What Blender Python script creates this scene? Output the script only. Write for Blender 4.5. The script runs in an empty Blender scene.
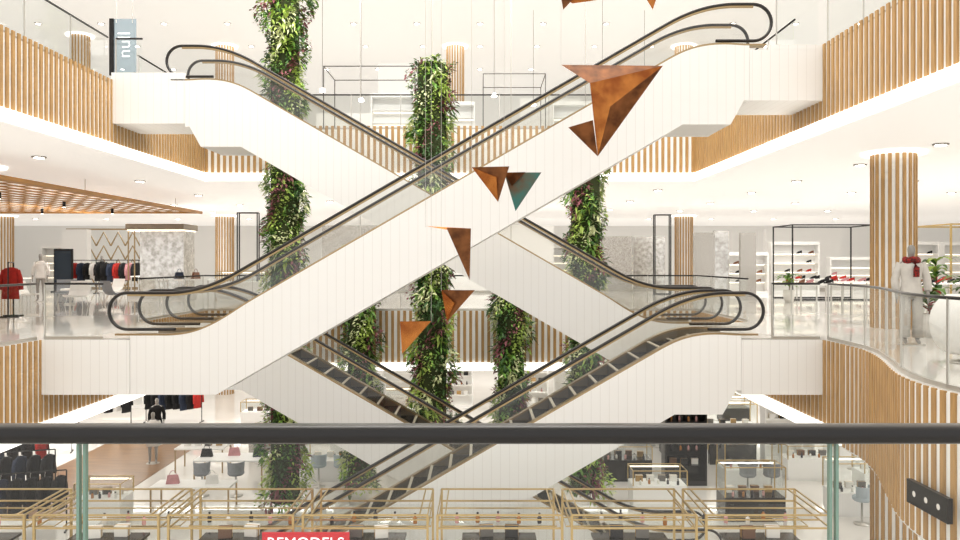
import bpy, math, random
from mathutils import Vector
random.seed(7)
S=bpy.context.scene
COL=S.collection
EYE=1.46; H=5.44; L=9.42; T=H/L
XL=-8.25; XR=6.45; YF=24.0
TOP=12.8

# ---------------- materials ----------------
def lin(h):
    h=h.lstrip('#'); o=[]
    for i in (0,2,4):
        c=int(h[i:i+2],16)/255
        o.append(c/12.92 if c<=.04045 else ((c+.055)/1.055)**2.4)
    return (o[0],o[1],o[2],1)
MC={}
def mat(name,col,rough=.5,metal=0,emis=0,var=0,scale=5,stretch=(1,1,1),bump=0,col2=None,ecol=None):
    if name in MC: return MC[name]
    m=bpy.data.materials.new(name); m.use_nodes=True
    nt=m.node_tree; b=nt.nodes['Principled BSDF']
    c=lin(col)
    b.inputs['Base Color'].default_value=c
    b.inputs['Roughness'].default_value=rough
    b.inputs['Metallic'].default_value=metal
    if emis:
        b.inputs['Emission Color'].default_value=lin(ecol) if ecol else c
        b.inputs['Emission Strength'].default_value=emis
    if var or col2:
        tc=nt.nodes.new('ShaderNodeTexCoord'); mp=nt.nodes.new('ShaderNodeMapping')
        mp.inputs['Scale'].default_value=stretch
        nz=nt.nodes.new('ShaderNodeTexNoise'); nz.inputs['Scale'].default_value=scale; nz.inputs['Detail'].default_value=5
        cr=nt.nodes.new('ShaderNodeValToRGB')
        cr.color_ramp.elements[0].position=.35; cr.color_ramp.elements[1].position=.65
        d=lin(col2) if col2 else tuple(x*(1-var) for x in c[:3])+(1,)
        cr.color_ramp.elements[0].color=d; cr.color_ramp.elements[1].color=c
        nt.links.new(tc.outputs['Object'],mp.inputs[0]); nt.links.new(mp.outputs[0],nz.inputs['Vector'])
        nt.links.new(nz.outputs['Fac'],cr.inputs[0]); nt.links.new(cr.outputs[0],b.inputs['Base Color'])
        if bump:
            bp=nt.nodes.new('ShaderNodeBump'); bp.inputs['Strength'].default_value=bump
            nt.links.new(nz.outputs['Fac'],bp.inputs['Height']); nt.links.new(bp.outputs[0],b.inputs['Normal'])
    MC[name]=m; return m
def glassmat(name,tint,refl=.5,base=.0,bcol='#ffffff'):
    m=bpy.data.materials.new(name); m.use_nodes=True; nt=m.node_tree
    for n in list(nt.nodes): nt.nodes.remove(n)
    o=nt.nodes.new('ShaderNodeOutputMaterial'); t=nt.nodes.new('ShaderNodeBsdfTransparent'); t.inputs[0].default_value=lin(tint)
    g=nt.nodes.new('ShaderNodeBsdfGlossy'); g.inputs['Roughness'].default_value=.02
    lw=nt.nodes.new('ShaderNodeLayerWeight'); lw.inputs[0].default_value=.5
    pw=nt.nodes.new('ShaderNodeMath'); pw.operation='POWER'; pw.inputs[1].default_value=4
    mu=nt.nodes.new('ShaderNodeMath'); mu.operation='MULTIPLY_ADD'; mu.inputs[1].default_value=refl; mu.inputs[2].default_value=.05
    mx=nt.nodes.new('ShaderNodeMixShader')
    nt.links.new(lw.outputs['Facing'],pw.inputs[0]); nt.links.new(pw.outputs[0],mu.inputs[0]); nt.links.new(mu.outputs[0],mx.inputs[0])
    nt.links.new(t.outputs[0],mx.inputs[1]); nt.links.new(g.outputs[0],mx.inputs[2])
    out=mx
    if base:
        df=nt.nodes.new('ShaderNodeBsdfDiffuse'); df.inputs[0].default_value=lin(bcol)
        m2=nt.nodes.new('ShaderNodeMixShader'); m2.inputs[0].default_value=base
        nt.links.new(mx.outputs[0],m2.inputs[1]); nt.links.new(df.outputs[0],m2.inputs[2]); out=m2
    nt.links.new(out.outputs[0],o.inputs[0]); MC[name]=m; return m
def seammat(name,col,seam,period,width,rough=.4):
    m=bpy.data.materials.new(name); m.use_nodes=True; nt=m.node_tree; b=nt.nodes['Principled BSDF']
    tc=nt.nodes.new('ShaderNodeTexCoord'); sp=nt.nodes.new('ShaderNodeSeparateXYZ')
    nt.links.new(tc.outputs['Object'],sp.inputs[0])
    d=nt.nodes.new('ShaderNodeMath'); d.operation='DIVIDE'; d.inputs[1].default_value=period
    f=nt.nodes.new('ShaderNodeMath'); f.operation='FRACT'
    l=nt.nodes.new('ShaderNodeMath'); l.operation='LESS_THAN'; l.inputs[1].default_value=width/period
    nt.links.new(sp.outputs[0],d.inputs[0]); nt.links.new(d.outputs[0],f.inputs[0]); nt.links.new(f.outputs[0],l.inputs[0])
    mx=nt.nodes.new('ShaderNodeMix'); mx.data_type='RGBA'
    mx.inputs[6].default_value=lin(col); mx.inputs[7].default_value=lin(seam)
    nt.links.new(l.outputs[0],mx.inputs[0]); nt.links.new(mx.outputs[2],b.inputs['Base Color'])
    b.inputs['Roughness'].default_value=rough; MC[name]=m; return m
white=mat('white_paint','#f6f5f2',.5)
panelw=seammat('white_cladding','#f9f8f5','#eceae6',.17,.010)
floorm=mat('polished_floor','#eeeae4',.05,var=.06,scale=.6)
ceilm=mat('ceiling_added_glow','#f8f5f1',.6,emis=.33)  # plain white soffit; emission added to brighten the storey below
ceilt=mat('atrium_ceiling_added_glow','#f7f5f1',.6,emis=.32)  # top ceiling also given added emission as fill for the atrium
cove=mat('cove_light','#ffffff',.5,emis=1.6,ecol='#fffaf2')
wood=mat('slat_wood','#bf965f',.45,var=.25,scale=4,stretch=(6,6,.7))
woodo=mat('canopy_wood','#b98544',.5,var=.25,scale=3,stretch=(6,.6,6))
woodf=mat('oak_floor','#946b3f',.3,var=.35,scale=2,stretch=(.5,5,1))
black=mat('black_metal','#121111',.35,metal=.3)
darkbr=mat('thin_dark_frame','#4a4642',.35,metal=.3)
rail=mat('dark_bronze_rail','#1a1716',.28,metal=.2)
rubber=mat('handrail_rubber','#242120',.3)
bronze=mat('champagne_metal','#a8916c',.3,metal=.85)
steel=mat('brushed_steel','#c6c2bb',.3,metal=.8)
skirtm=mat('skirt_metal','#8f8473',.3,metal=.7)
brass=mat('brass','#c4a974',.3,metal=.75)
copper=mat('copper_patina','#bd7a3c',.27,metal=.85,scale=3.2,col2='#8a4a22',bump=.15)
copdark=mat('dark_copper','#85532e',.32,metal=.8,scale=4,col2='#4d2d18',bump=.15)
teal=mat('teal_patina','#356b62',.4,metal=.5,scale=3.5,col2='#66462c',bump=.15)
stepm=mat('step_metal','#2c2a28',.4,metal=.4)
stepe=mat('step_edge','#cfc8b8',.4,metal=.2)
spark=mat('silver_mosaic','#dedbd6',.25,metal=.3,scale=30,col2='#a09b94')
mirr=mat('dappled_mirror','#e6e4df',.16,metal=.7,scale=6,col2='#b3aea6')
darkg=mat('dark_display','#1c1a17',.15,var=.3,scale=3)
greyf=mat('grey_fabric','#8d9196',.8,var=.1,scale=12)
bluef=mat('pale_blue_fabric','#b0bcc3',.8)
skinw=mat('mannequin_shell','#94908a',.45)
red=mat('red_cloth','#b8251c',.8,var=.25,scale=12)
scarfm=mat('patterned_scarf','#b0241c',.8,scale=26,col2='#2a1412')
blackc=mat('black_cloth','#141315',.9,var=.2,scale=10)
whitec=mat('white_cloth','#ebe8e3',.9,var=.05,scale=10)
bluec=mat('navy_cloth','#2b3448',.9,var=.2,scale=10)
pinkc=mat('pink_cloth','#c98f92',.9,var=.2,scale=10)
leather=mat('brown_leather','#7a4a2c',.45,var=.2,scale=10)
lit=mat('lamp_glow','#ffffff',.5,emis=14,ecol='#fff4e2')
lens=mat('lamp_lens','#cfcac2',.2,emis=.3)
litw=mat('shelf_glow','#ffffff',.5,emis=1.8,ecol='#ffeed2')
pot=mat('pot_white','#e7e3dc',.5)
lv=[mat('leaf_dark','#3c6428',.5,var=.35,scale=3),mat('leaf_green','#6c9a38',.5,var=.3,scale=3),
    mat('leaf_lime','#b0ca5c',.5,var=.25,scale=3),mat('leaf_purple','#8e5258',.6,var=.3,scale=3),mat('leaf_pale','#d8dea8',.55)]
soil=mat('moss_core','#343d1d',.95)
glass=glassmat('clear_glass','#f9fbfa',.5)
glasse=glassmat('escalator_glass','#f5f5f3',.6,.01,'#b3a692')
glassg=mat('glass_edge','#7d9a8c',.2)
scr=mat('screen_dark','#1b2733',.15,emis=.05)
signm=glassmat('sign_panel','#c2d0d8',.4,.4,'#9fb2bf')
redsign=mat('red_sign','#c41f2b',.4,emis=.25)
lett=mat('letter_white','#ffffff',.5,emis=.6)

# ---------------- mesh builder ----------------
class M:
    def __init__(s): s.v=[];s.f=[];s.m=[]
    def add(s,vs,fs,mi=0):
        n=len(s.v); s.v+=[tuple(v) for v in vs]
        for f in fs: s.f.append(tuple(i+n for i in f)); s.m.append(mi)
        return s
    def box(s,x0,x1,y0,y1,z0,z1,mi=0):
        return s.add([(x0,y0,z0),(x1,y0,z0),(x1,y1,z0),(x0,y1,z0),(x0,y0,z1),(x1,y0,z1),(x1,y1,z1),(x0,y1,z1)],
          [(0,3,2,1),(4,5,6,7),(0,1,5,4),(1,2,6,5),(2,3,7,6),(3,0,4,7)],mi)
    def quad(s,a,b,z0,z1,mi=0):
        return s.add([(a[0],a[1],z0),(b[0],b[1],z0),(b[0],b[1],z1),(a[0],a[1],z1)],[(0,1,2,3)],mi)
    def obox(s,c,t,n,w,d,z0,z1,mi=0):
        p=[]
        for z in (z0,z1):
            for a,b in ((-w/2,0),(w/2,0),(w/2,d),(-w/2,d)):
                p.append((c[0]+t[0]*a+n[0]*b,c[1]+t[1]*a+n[1]*b,z))
        return s.add(p,[(0,3,2,1),(4,5,6,7),(0,1,5,4),(1,2,6,5),(2,3,7,6),(3,0,4,7)],mi)
    def lathe(s,cx,cy,prof,n=16,mi=0,sx=1,sy=1,cap=True):
        vs=[];fs=[]
        for r,z in prof:
            for i in range(n):
                a=2*math.pi*i/n; vs.append((cx+r*sx*math.cos(a),cy+r*sy*math.sin(a),z))
        for k in range(len(prof)-1):
            for i in range(n):
                j=(i+1)%n; fs.append((k*n+i,k*n+j,(k+1)*n+j,(k+1)*n+i))
        if cap:
            fs.append(tuple(reversed(range(n)))); fs.append(tuple(range((len(prof)-1)*n,len(prof)*n)))
        return s.add(vs,fs,mi)
    def cyl(s,cx,cy,z0,z1,r,n=12,mi=0): return s.lathe(cx,cy,[(r,z0),(r,z1)],n,mi)
    def tube(s,path,r,n=6,mi=0,closed=False):
        P=[Vector(p) for p in path]; vs=[];fs=[]; k=len(P)
        for i,p in enumerate(P):
            if closed: t=P[(i+1)%k]-P[i-1]
            else: t=P[min(i+1,k-1)]-P[max(i-1,0)]
            t.normalize(); u=Vector((0,0,1)) if abs(t.z)<.9 else Vector((0,1,0))
            a=t.cross(u).normalized(); b=t.cross(a).normalized()
            for j in range(n):
                q=2*math.pi*j/n+math.pi/n; vs.append(p+a*(r*math.cos(q))+b*(r*math.sin(q)))
        for i in range(k if closed else k-1):
            i2=(i+1)%k
            for j in range(n):
                j2=(j+1)%n; fs.append((i*n+j,i*n+j2,i2*n+j2,i2*n+j))
        if not closed: fs.append(tuple(reversed(range(n)))); fs.append(tuple(range((k-1)*n,k*n)))
        return s.add(vs,fs,mi)
    def strip(s,ss,top,bot,y0,y1,mi=0):
        vs=[];fs=[]
        for x in ss:
            a,b=top(x),bot(x); vs+=[(x,y0,b),(x,y0,a),(x,y1,a),(x,y1,b)]
        for i in range(len(ss)-1):
            p=i*4;q=p+4
            fs+=[(p,q,q+1,p+1),(p+1,q+1,q+2,p+2),(p+2,q+2,q+3,p+3),(p+3,q+3,q,p)]
        e=(len(ss)-1)*4
        fs+=[(0,1,2,3),(e+3,e+2,e+1,e)]
        return s.add(vs,fs,mi)
    def sheet(s,ss,top,bot,y,mi=0):
        vs=[];fs=[]
        for x in ss: vs+=[(x,y,bot(x)),(x,y,top(x))]
        for i in range(len(ss)-1): p=i*2; fs.append((p,p+2,p+3,p+1))
        return s.add(vs,fs,mi)
    def poly(s,pts,z0,z1,mt=0,ms=0,mb=0):
        n=len(pts)
        s.add([(x,y,z0) for x,y in pts]+[(x,y,z1) for x,y in pts],[])
        b=len(s.v)-2*n
        s.f.append(tuple(b+i for i in reversed(range(n)))); s.m.append(mb)
        s.f.append(tuple(b+n+i for i in range(n))); s.m.append(mt)
        for i in range(n):
            j=(i+1)%n; s.f.append((b+i,b+j,b+n+j,b+n+i)); s.m.append(ms)
        return s
    def mesh(s,name,mats,smooth=False):
        me=bpy.data.meshes.new(name); me.from_pydata(s.v,[],s.f)
        for m in (mats if isinstance(mats,(list,tuple)) else [mats]): me.materials.append(m)
        me.polygons.foreach_set('material_index',s.m)
        if smooth: me.polygons.foreach_set('use_smooth',[True]*len(s.f))
        me.update(); return me
def meta(o,label=None,cat=None,kind=None,group=None):
    if label:o['label']=label
    if cat:o['category']=cat
    if kind:o['kind']=kind
    if group:o['group']=group
def solo(name,m,mats,loc=(0,0,0),label=None,cat=None,kind=None,group=None,rz=0,smooth=False):
    o=bpy.data.objects.new(name,m if isinstance(m,bpy.types.Mesh) else m.mesh(name,mats,smooth)); COL.objects.link(o)
    o.location=loc; o.rotation_euler[2]=rz; meta(o,label,cat,kind,group); return o
def thing(name,loc,label,cat,group=None,rz=0):
    o=bpy.data.objects.new(name,None); COL.objects.link(o); o.empty_display_size=.2
    o.location=loc; o.rotation_euler[2]=rz; meta(o,label,cat,None,group); return o
def part(par,name,m,mats,smooth=False,label=None,loc=(0,0,0)):
    o=bpy.data.objects.new(name,m if isinstance(m,bpy.types.Mesh) else m.mesh(name,mats,smooth)); COL.objects.link(o)
    o.parent=par; o.location=loc
    if label:o['label']=label
    return o
def dup(o,loc=None,rz=None,label=None,par=None):
    c=o.copy(); COL.objects.link(c)
    if par: c.parent=par
    if loc is not None: c.location=loc
    if rz is not None: c.rotation_euler[2]=rz
    if label: c['label']=label
    for k in list(o.children): dup(k,par=c)
    return c
def structure(name,m,mats,label=None,smooth=False):
    return solo(name,m,mats,kind='structure',label=label,smooth=smooth)

# ---------------- shell ----------------
def catmull(P,n=4):
    out=[]
    for i in range(len(P)-1):
        p0=P[max(i-1,0)];p1=P[i];p2=P[i+1];p3=P[min(i+2,len(P)-1)]
        for k in range(n):
            t=k/n
            out.append(tuple(.5*((2*p1[a])+(-p0[a]+p2[a])*t+(2*p0[a]-5*p1[a]+4*p2[a]-p3[a])*t*t+(-p0[a]+3*p1[a]-3*p2[a]+p3[a])*t**3) for a in (0,1)))
    out.append(P[-1]); return out
curve=catmull([(6.45,14.2),(6.4,13.4),(6.22,12.6),(5.95,11.8),(5.65,11.0),(5.42,10.3),(5.3,9.6),(5.3,8.9),(5.5,8.1),(5.9,7.4),(6.45,6.9)],3)
rightmid=[(XR,YF)]+curve+[(XR+.5,6.6),(XR+.5,2.0)]
W=34; YB=54
def slab(z,right,th):
    pts=[(-W,2.0),(XL,2.0),(XL,YF)]+right+[(W,2.0),(W,YB),(-W,YB)]
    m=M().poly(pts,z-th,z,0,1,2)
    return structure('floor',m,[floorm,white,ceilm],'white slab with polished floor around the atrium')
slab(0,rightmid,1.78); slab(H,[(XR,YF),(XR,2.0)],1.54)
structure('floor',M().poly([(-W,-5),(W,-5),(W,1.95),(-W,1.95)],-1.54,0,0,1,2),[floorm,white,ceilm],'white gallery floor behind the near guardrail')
structure('floor',M().box(-W,W,-5,YB,-H-.3,-H),[floorm],'glossy white ground floor of the store')
structure('ceiling',M().box(-W,W,-5,YB,TOP,TOP+.3),[ceilt],'white ceiling over the atrium with added glow')
structure('wall_back',M().box(-W,W,YB,YB+.3,-H,TOP),[white])
structure('wall_left',M().box(-W-.3,-W,-5,YB,-H,TOP),[white])
structure('wall_right',M().box(W,W+.3,-5,YB,-H,TOP),[white])

tn=[0]
def walk(path,step,start=0):
    out=[];d=start
    for a,b in zip(path[:-1],path[1:]):
        l=math.dist(a,b)
        if l<1e-6: continue
        t=((b[0]-a[0])/l,(b[1]-a[1])/l)
        while d<l:
            out.append(((a[0]+t[0]*d,a[1]+t[1]*d),t)); d+=step
        d-=l
    return out
def fascia(path,z,up=0.0,dn=1.30,cv=True):
    tn[0]+=1
    m=M()
    for c,t in walk(path,.18,.05):
        n=(t[1],-t[0]); m.obox(c,t,n,.085,.03,z-dn,z+up)
    structure('trim_%d'%tn[0],m,[wood],'vertical oak slats on the white slab edge')
    tn[0]+=1
    m=M()
    for a,b in zip(path[:-1],path[1:]):
        l=math.dist(a,b)
        if l<.01: continue
        t=((b[0]-a[0])/l,(b[1]-a[1])/l);n=(t[1],-t[0])
        if cv: m.obox(((a[0]+b[0])/2,(a[1]+b[1])/2),t,n,l+.01,.08,z-dn-.25,z-dn-.03)
        else: m.obox(((a[0]+b[0])/2,(a[1]+b[1])/2),t,n,l+.01,.01,z-1.85,z-.02)
    structure('trim_%d'%tn[0],m,[cove if cv else white],'glowing white cove under the slats' if cv else 'white backing of curved slatted balcony edge')
for z,right,up,dn in ((0,rightmid,0,1.54),(H,[(XR,YF),(XR,2.0)],.1,1.3)):
    fascia([(XL,2.0),(XL,YF)],z,up,dn); fascia([(XL,YF),(XR,YF)],z,up,dn)
    if z: fascia(right,z,up,dn)
    else: fascia([(XR,YF),(XR,14.2)],z,up,dn); fascia(curve,z,up,1.82,False)

def guard(path,z,label,rr=.022,h=1.05,plen=1.55):
    g=thing('glass_guardrail',(path[0][0],path[0][1],z),label,'railing','glass guardrails around the atrium')
    ox,oy=path[0]
    loc=[(x-ox,y-oy) for x,y in path]
    part(g,'handrail',M().tube([(x,y,h) for x,y in loc],rr,8),rail,True)
    curved=len(loc)>4
    if curved: segs=list(zip(loc[:-1],loc[1:]))
    else:
        segs=[]
        for a,b in zip(loc[:-1],loc[1:]):
            l=math.dist(a,b); k=max(1,round(l/plen))
            for i in range(k):
                segs.append(((a[0]+(b[0]-a[0])*i/k,a[1]+(b[1]-a[1])*i/k),(a[0]+(b[0]-a[0])*(i+1)/k,a[1]+(b[1]-a[1])*(i+1)/k)))
    for k,(a,b) in enumerate(segs):
        l=math.dist(a,b)
        if l<.02: continue
        t=((b[0]-a[0])/l,(b[1]-a[1])/l);n=(t[1],-t[0])
        e=.008
        part(g,'glass_panel',M().quad((a[0]+t[0]*e,a[1]+t[1]*e),(b[0]-t[0]*e,b[1]-t[1]*e),.05,h-.02),[glass])
        if not curved or k%3==0: part(g,'post',M().obox(a,t,n,.025,.02,0,h),[steel])
    m=M()
    for a,b in zip(loc[:-1],loc[1:]):
        l=math.dist(a,b)
        if l<.02: continue
        t=((b[0]-a[0])/l,(b[1]-a[1])/l);n=(t[1],-t[0]);c=((a[0]+b[0])/2,(a[1]+b[1])/2)
        m.obox(c,t,n,l,.03,0,.06)
    part(g,'base_channel',m,[steel])
    return g
lg='frameless glass guardrail with dark handrail on the gallery edge'
i=.08
guard([(XL-i,8),(XL-i,15.0)],0,lg); guard([(XL-i,19.5),(XL-i,YF+i),(XR+i,YF+i),(XR+i,19.5)],0,lg)
cg=[(x+.09,y) for x,y in [(XR,15.0)]+curve]
guard([c for c,t in walk(cg,.5)],0,'curved glass guardrail with slim dark handrail on rounded balcony')
guard([(XL-i,8),(XL-i,17.9)],H,lg); guard([(XL-i,19.5),(XL-i,YF+i),(XR+i,YF+i),(XR+i,16.6)],H,lg); guard([(XR+i,15.0),(XR+i,8)],H,lg)
def bridge(pts,z,th):
    structure('floor',M().poly(pts,z-th,z,0,1,1),[floorm,panelw,],'white landing bridge between gallery and escalators')
def rc(x0,x1,y0,y1): return [(x0,y0),(x1,y0),(x1,y1),(x0,y1)]
bridge(rc(XL,-6.57,15,19.4),0,1.03); bridge([(4.905,15),(XR,15),(XR,19.4),(5.015,19.4),(5.015,16.6),(4.905,16.6)],0,1.03)
bridge(rc(5.055,XR,15,16.5),H,.95); bridge(rc(XL,-6.605,17.9,19.4),H,.88)
structure('trim_40',M().box(XL,-6.605,17.9,17.96,H+.001,H+.26),[panelw],'white upstand panel along the upper landing bridge')
structure('trim_41',M().box(5.4,XR,15.0,15.06,H+.001,H+.1),[panelw],'white upstand panel along the upper landing bridge')
lb='short glass guardrail along the escalator landing bridge'
guard([(-8.2,15.08),(-7.1,15.08)],0,lb); guard([(5.5,15.08),(6.4,15.08)],0,lb)
guard([(5.6,15.12),(6.4,15.12)],H,lb); guard([(-8.2,18.02),(-7.6,18.02)],H,lb)

# ---------------- escalators ----------------
b_=.65
def f(s):
    if s<-b_: return 0
    if s<b_: return T*(s+b_)**2/(4*b_)
    if s<L-b_: return T*s
    if s<L+b_: return H-T*(L+b_-s)**2/(4*b_)
    return H
def g(s):
    P=[(-9,-1.03),(.3,-1.03),(9.05,4.04),(9.95,4.04),(10.2,4.49),(20,4.49)]
    for a,b in zip(P[:-1],P[1:]):
        if s<=b[0]: return a[1]+(b[1]-a[1])*(s-a[0])/(b[0]-a[0])
def dk_(s):
    u=min(1,max(0,(s+.3)/1.3)); v=min(1,max(0,(L+.9-s)/1.3))
    u=u*u*(3-2*u); v=v*v*(3-2*v)
    return .08+.10*u*v
def samp(a,b):
    r=[a,b,.3,9.05,9.95,10.2]; x=a
    while x<b: r.append(x); x+=.12
    return sorted(set(round(v,4) for v in r if a<=v<=b))
SA,SB=-1.31,10.3
RH=.88; R=.345; RC=RH-R
esc=thing('escalator',(-5.25,15,0),'white-clad escalator with glass balustrades climbing to the upper gallery','escalator','criss-crossing escalators')
for y0,y1 in ((0,.16),(1.34,1.5)):
    part(esc,'side_cladding',M().strip(samp(SA,SB),lambda s:f(s)+dk_(s),g,y0,y1),[panelw],label='white vertical-panelled side cladding')
part(esc,'soffit',M().strip(samp(SA,SB),lambda s:g(s)+.06,lambda s:g(s)+.005,.16,1.34),[white])
for y0,y1 in ((.0,.18),(1.32,1.5)):
    part(esc,'balustrade_deck',M().strip(samp(-1.6,10.62),lambda s:f(s)+dk_(s)+.035,lambda s:f(s)+dk_(s),y0,y1),[bronze])
    yy=.16 if y0==0 else 1.32
    part(esc,'skirt_panel',M().strip(samp(SA,SB),lambda s:f(s)+dk_(s),lambda s:f(s)-.25,yy,yy+.02),[skirtm])
def gt(s):
    t=f(s)+RH-.02
    for c,z in ((-1.4,RC),(10.4,H+RC)):
        if (c<0 and s<c) or (c>0 and s>c): t=z+math.sqrt(max(0,(R-.02)**2-(s-c)**2))
    return t
def gb(s):
    t=f(s)+dk_(s)+.035
    for c,z in ((-1.4,RC),(10.4,H+RC)):
        if (c<0 and s<c) or (c>0 and s>c): t=max(t,z-math.sqrt(max(0,(R-.02)**2-(s-c)**2)))
    return min(t,gt(s))
path=[(-.5,RC-R),(-.9,RC-R)]
for k in range(0,19):
    a=-math.pi/2-math.pi*k/18; path.append((-1.4+R*math.cos(a),RC+R*math.sin(a)))
path+=[(s,f(s)+RH) for s in samp(-1.28,10.28)]
for k in range(0,19):
    a=math.pi/2-math.pi*k/18; path.append((10.4+R*math.cos(a),H+RC+R*math.sin(a)))
path+=[(9.9,H+RC-R),(9.7,H+RC-R)]
def railm(y):
    m=M();vs=[];fs=[];n=10;k=len(path)
    for i,p in enumerate(path):
        a=path[max(i-1,0)];c=path[min(i+1,k-1)]
        tx,tz=c[0]-a[0],c[1]-a[1];l=math.hypot(tx,tz);nx,nz=-tz/l,tx/l
        for j in range(n):
            q=2*math.pi*j/n; u=.03*math.cos(q); w=.045*math.sin(q)
            vs.append((p[0]+nx*u,y+w,p[1]+nz*u))
    for i in range(k-1):
        for j in range(n):
            j2=(j+1)%n; fs.append((i*n+j,i*n+j2,(i+1)*n+j2,(i+1)*n+j))
    return m.add(vs,fs)
for y in (.09,1.41):
    part(esc,'balustrade_glass',M().sheet(samp(-1.715,10.715),gt,gb,y),[glasse],label='clear glass balustrade panel')
    part(esc,'handrail',railm(y),[rubber],True,label='dark rubber handrail with rounded newel ends')
    ss=[s for s in samp(-1.4,10.4)]
    part(esc,'handrail_guide',M().strip(ss,lambda s:f(s)+RH-.03,lambda s:f(s)+RH-.065,y-.02,y+.02),[bronze])
sm=M().box(0,.385,.19,1.31,-.05,0,0).box(0.0,.03,.19,1.31,-.3,-.05,0).box(-.004,.05,.19,1.31,-.012,.011,1)
for k in range(27): sm.box(.05,.385,.20+k*.041,.212+k*.041,0,.008,0)
sme=sm.mesh('step',[stepm,stepe])
x=-.8
while x<10.0:
    part(esc,'step',sme,None,loc=(x,0,f(x+.2)+(.09 if .5<x<8.9 else .0))); x+=.4
for a,b,z in ((-2.3,-.8,0),(10.0,11.1,H)):
    part(esc,'landing_plate',M().box(a,b,.19,1.31,z-.002 if b<0 else z,z+.012),[steel])
e3=dup(esc,(-5.4,15,-H),label='white-clad escalator with dark steps rising from the ground floor')
e2=dup(esc,(3.7,19.4,0),math.pi,label='rear white escalator crossing behind, descending to the middle gallery')
e4=dup(esc,(3.7,19.4,-H),math.pi,label='rear escalator with dark steps crossing down to ground floor')

# ---------------- near guardrail ----------------
ng=thing('near_guardrail',(0,1.75,0),'thick black handrail on frameless glass guardrail panels','railing')
m=M();n=16;vs=[];fs=[]
for xx in (-4,4):
    for j in range(n):
        q=2*math.pi*j/n; c,s_=math.cos(q),math.sin(q)
        vs.append((xx,.032*(abs(c)**.6)*(1 if c>0 else -1),1.085+.020*(abs(s_)**.6)*(1 if s_>0 else -1)))
for j in range(n): fs.append((j,(j+1)%n,n+(j+1)%n,n+j))
part(ng,'handrail',M().add(vs,fs),[rail],True)
xs=[-4,-2.52,-.87,.772,2.42,4]
for a,b in zip(xs[:-1],xs[1:]):
    m=M().quad((a+.008,0),(b-.008,0),0,1.07,0)
    for e in (a+.004,b-.010): m.box(e,e+.006,-.0065,.0065,0,1.07,1)
    part(ng,'glass_panel',m,[glass,glassg])
part(ng,'base_channel',M().box(-4,4,-.03,.03,0,.08),[steel])

# ---------------- slatted columns ----------------
def colmesh(h,r=.5):
    m=M().cyl(0,0,0,h,r-.05,24,1)
    for k in range(20):
        a=2*math.pi*k/20; t=(-math.sin(a),math.cos(a)); nn=(math.cos(a),math.sin(a))
        m.obox((nn[0]*(r-.06),nn[1]*(r-.06)),t,nn,.072,.035,0.0,h)
    return m
cmesh={}
def column(x,y,z0,z1,r=.5):
    key=round(z1-z0,2),r
    if key not in cmesh: cmesh[key]=(colmesh(z1-z0,r).mesh('column_shaft',[wood,white]),M().lathe(0,0,[(r+.16,z1-z0-.06),(r+.16,z1-z0)],24).mesh('ceiling_ring',[cove]))
    c=thing('slatted_column',(x,y,z0),'round column wrapped in vertical oak slats with glowing ceiling ring','column','oak slatted columns')
    part(c,'column_shaft',cmesh[key][0],None); part(c,'ceiling_ring',cmesh[key][1],None)
for x,y,zs in ((-13.4,42,(0,1,2)),(10.7,42,(0,1,2)),(9.2,17.8,(0,1)),(-1.3,42,(0,1,2)),(-20,40,(2,)),(-12.75,20.3,(1,)),(22,42,(1,2)),(-25,42,(1,))):
    for k in zs:
        z0,z1=((-H,-1.78),(0,H-1.54),(H,TOP))[k]; column(x,y,z0,z1)

# ---------------- green columns ----------------
def foliage(z0,z1,r,seed,flare=0):
    rd=random.Random(seed); m=M(); N=int((z1-z0)*1000)
    for _ in range(N):
        z=rd.uniform(z0,z1); a=rd.uniform(0,2*math.pi)
        lump=.88+.24*math.sin(3*a+z*2.1+seed)*math.sin(z*1.7+a)+.18*math.sin(z*4.3+seed+a)
        rr=r*lump*rd.uniform(.76,1.15)
        if flare: rr*=1+flare*max(0,(z-(z1-6))/6)
        p=Vector((rr*math.cos(a),rr*math.sin(a),z))
        out=Vector((math.cos(a),math.sin(a),0)); side=Vector((-math.sin(a),math.cos(a),0))
        patch=math.sin(z*1.3+2*a+seed)+math.sin(z*2.9-a*3)+rd.uniform(-.8,.8)
        big=math.sin(z*1.9+a*2+seed*2); tint=math.sin(z*2.3-a*2+seed*3)
        mi=0 if patch<-.4 else 1 if patch<.5 else 2
        if tint>.74 and rd.random()<.7: mi=3
        elif tint<-.76 and rd.random()<.7: mi=4
        ln=rd.uniform(.06,.13) if big<.35 else rd.uniform(.14,.3); w=ln*(rd.uniform(.22,.4) if big<.35 else rd.uniform(.1,.2))
        d=(out*rd.uniform(.3,1)+side*rd.uniform(-.9,.9)+Vector((0,0,rd.uniform(-.9,.8)))).normalized()
        sd=d.cross(Vector((rd.uniform(-.4,.4),rd.uniform(-.4,.4),1))).normalized()
        up=sd.cross(d)
        m.add([p,p+d*ln*.45+sd*w,p+d*ln+Vector((0,0,-ln*.25)),p+d*ln*.45-sd*w,p+d*ln*.5+up*w*.25],[(0,1,4),(1,2,4),(2,3,4),(3,0,4)],mi)
    return m
def green(x,y,z0,z1,r,seed,flare=0):
    t=thing('vertical_garden_column',(x,y,0),'hanging column densely covered with green ferns and foliage','plant','hanging green columns')
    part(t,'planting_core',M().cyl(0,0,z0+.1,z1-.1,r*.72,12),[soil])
    part(t,'foliage',foliage(z0,z1,r,seed,flare),lv)
    part(t,'suspension_cable',M().cyl(0,0,z1-.2,TOP,.012,6),[steel])
green(-5.36,22,-5.2,TOP-.1,.55,1,.8)
green(-1.32,22,-3.4,7.0,.55,2)
green(2.9,22,-4.9,4.6,.55,3)
green(.9,23.2,-3.6,1.2,.52,4)
green(-3.47,23.2,-5.1,1.9,.5,5)

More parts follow.
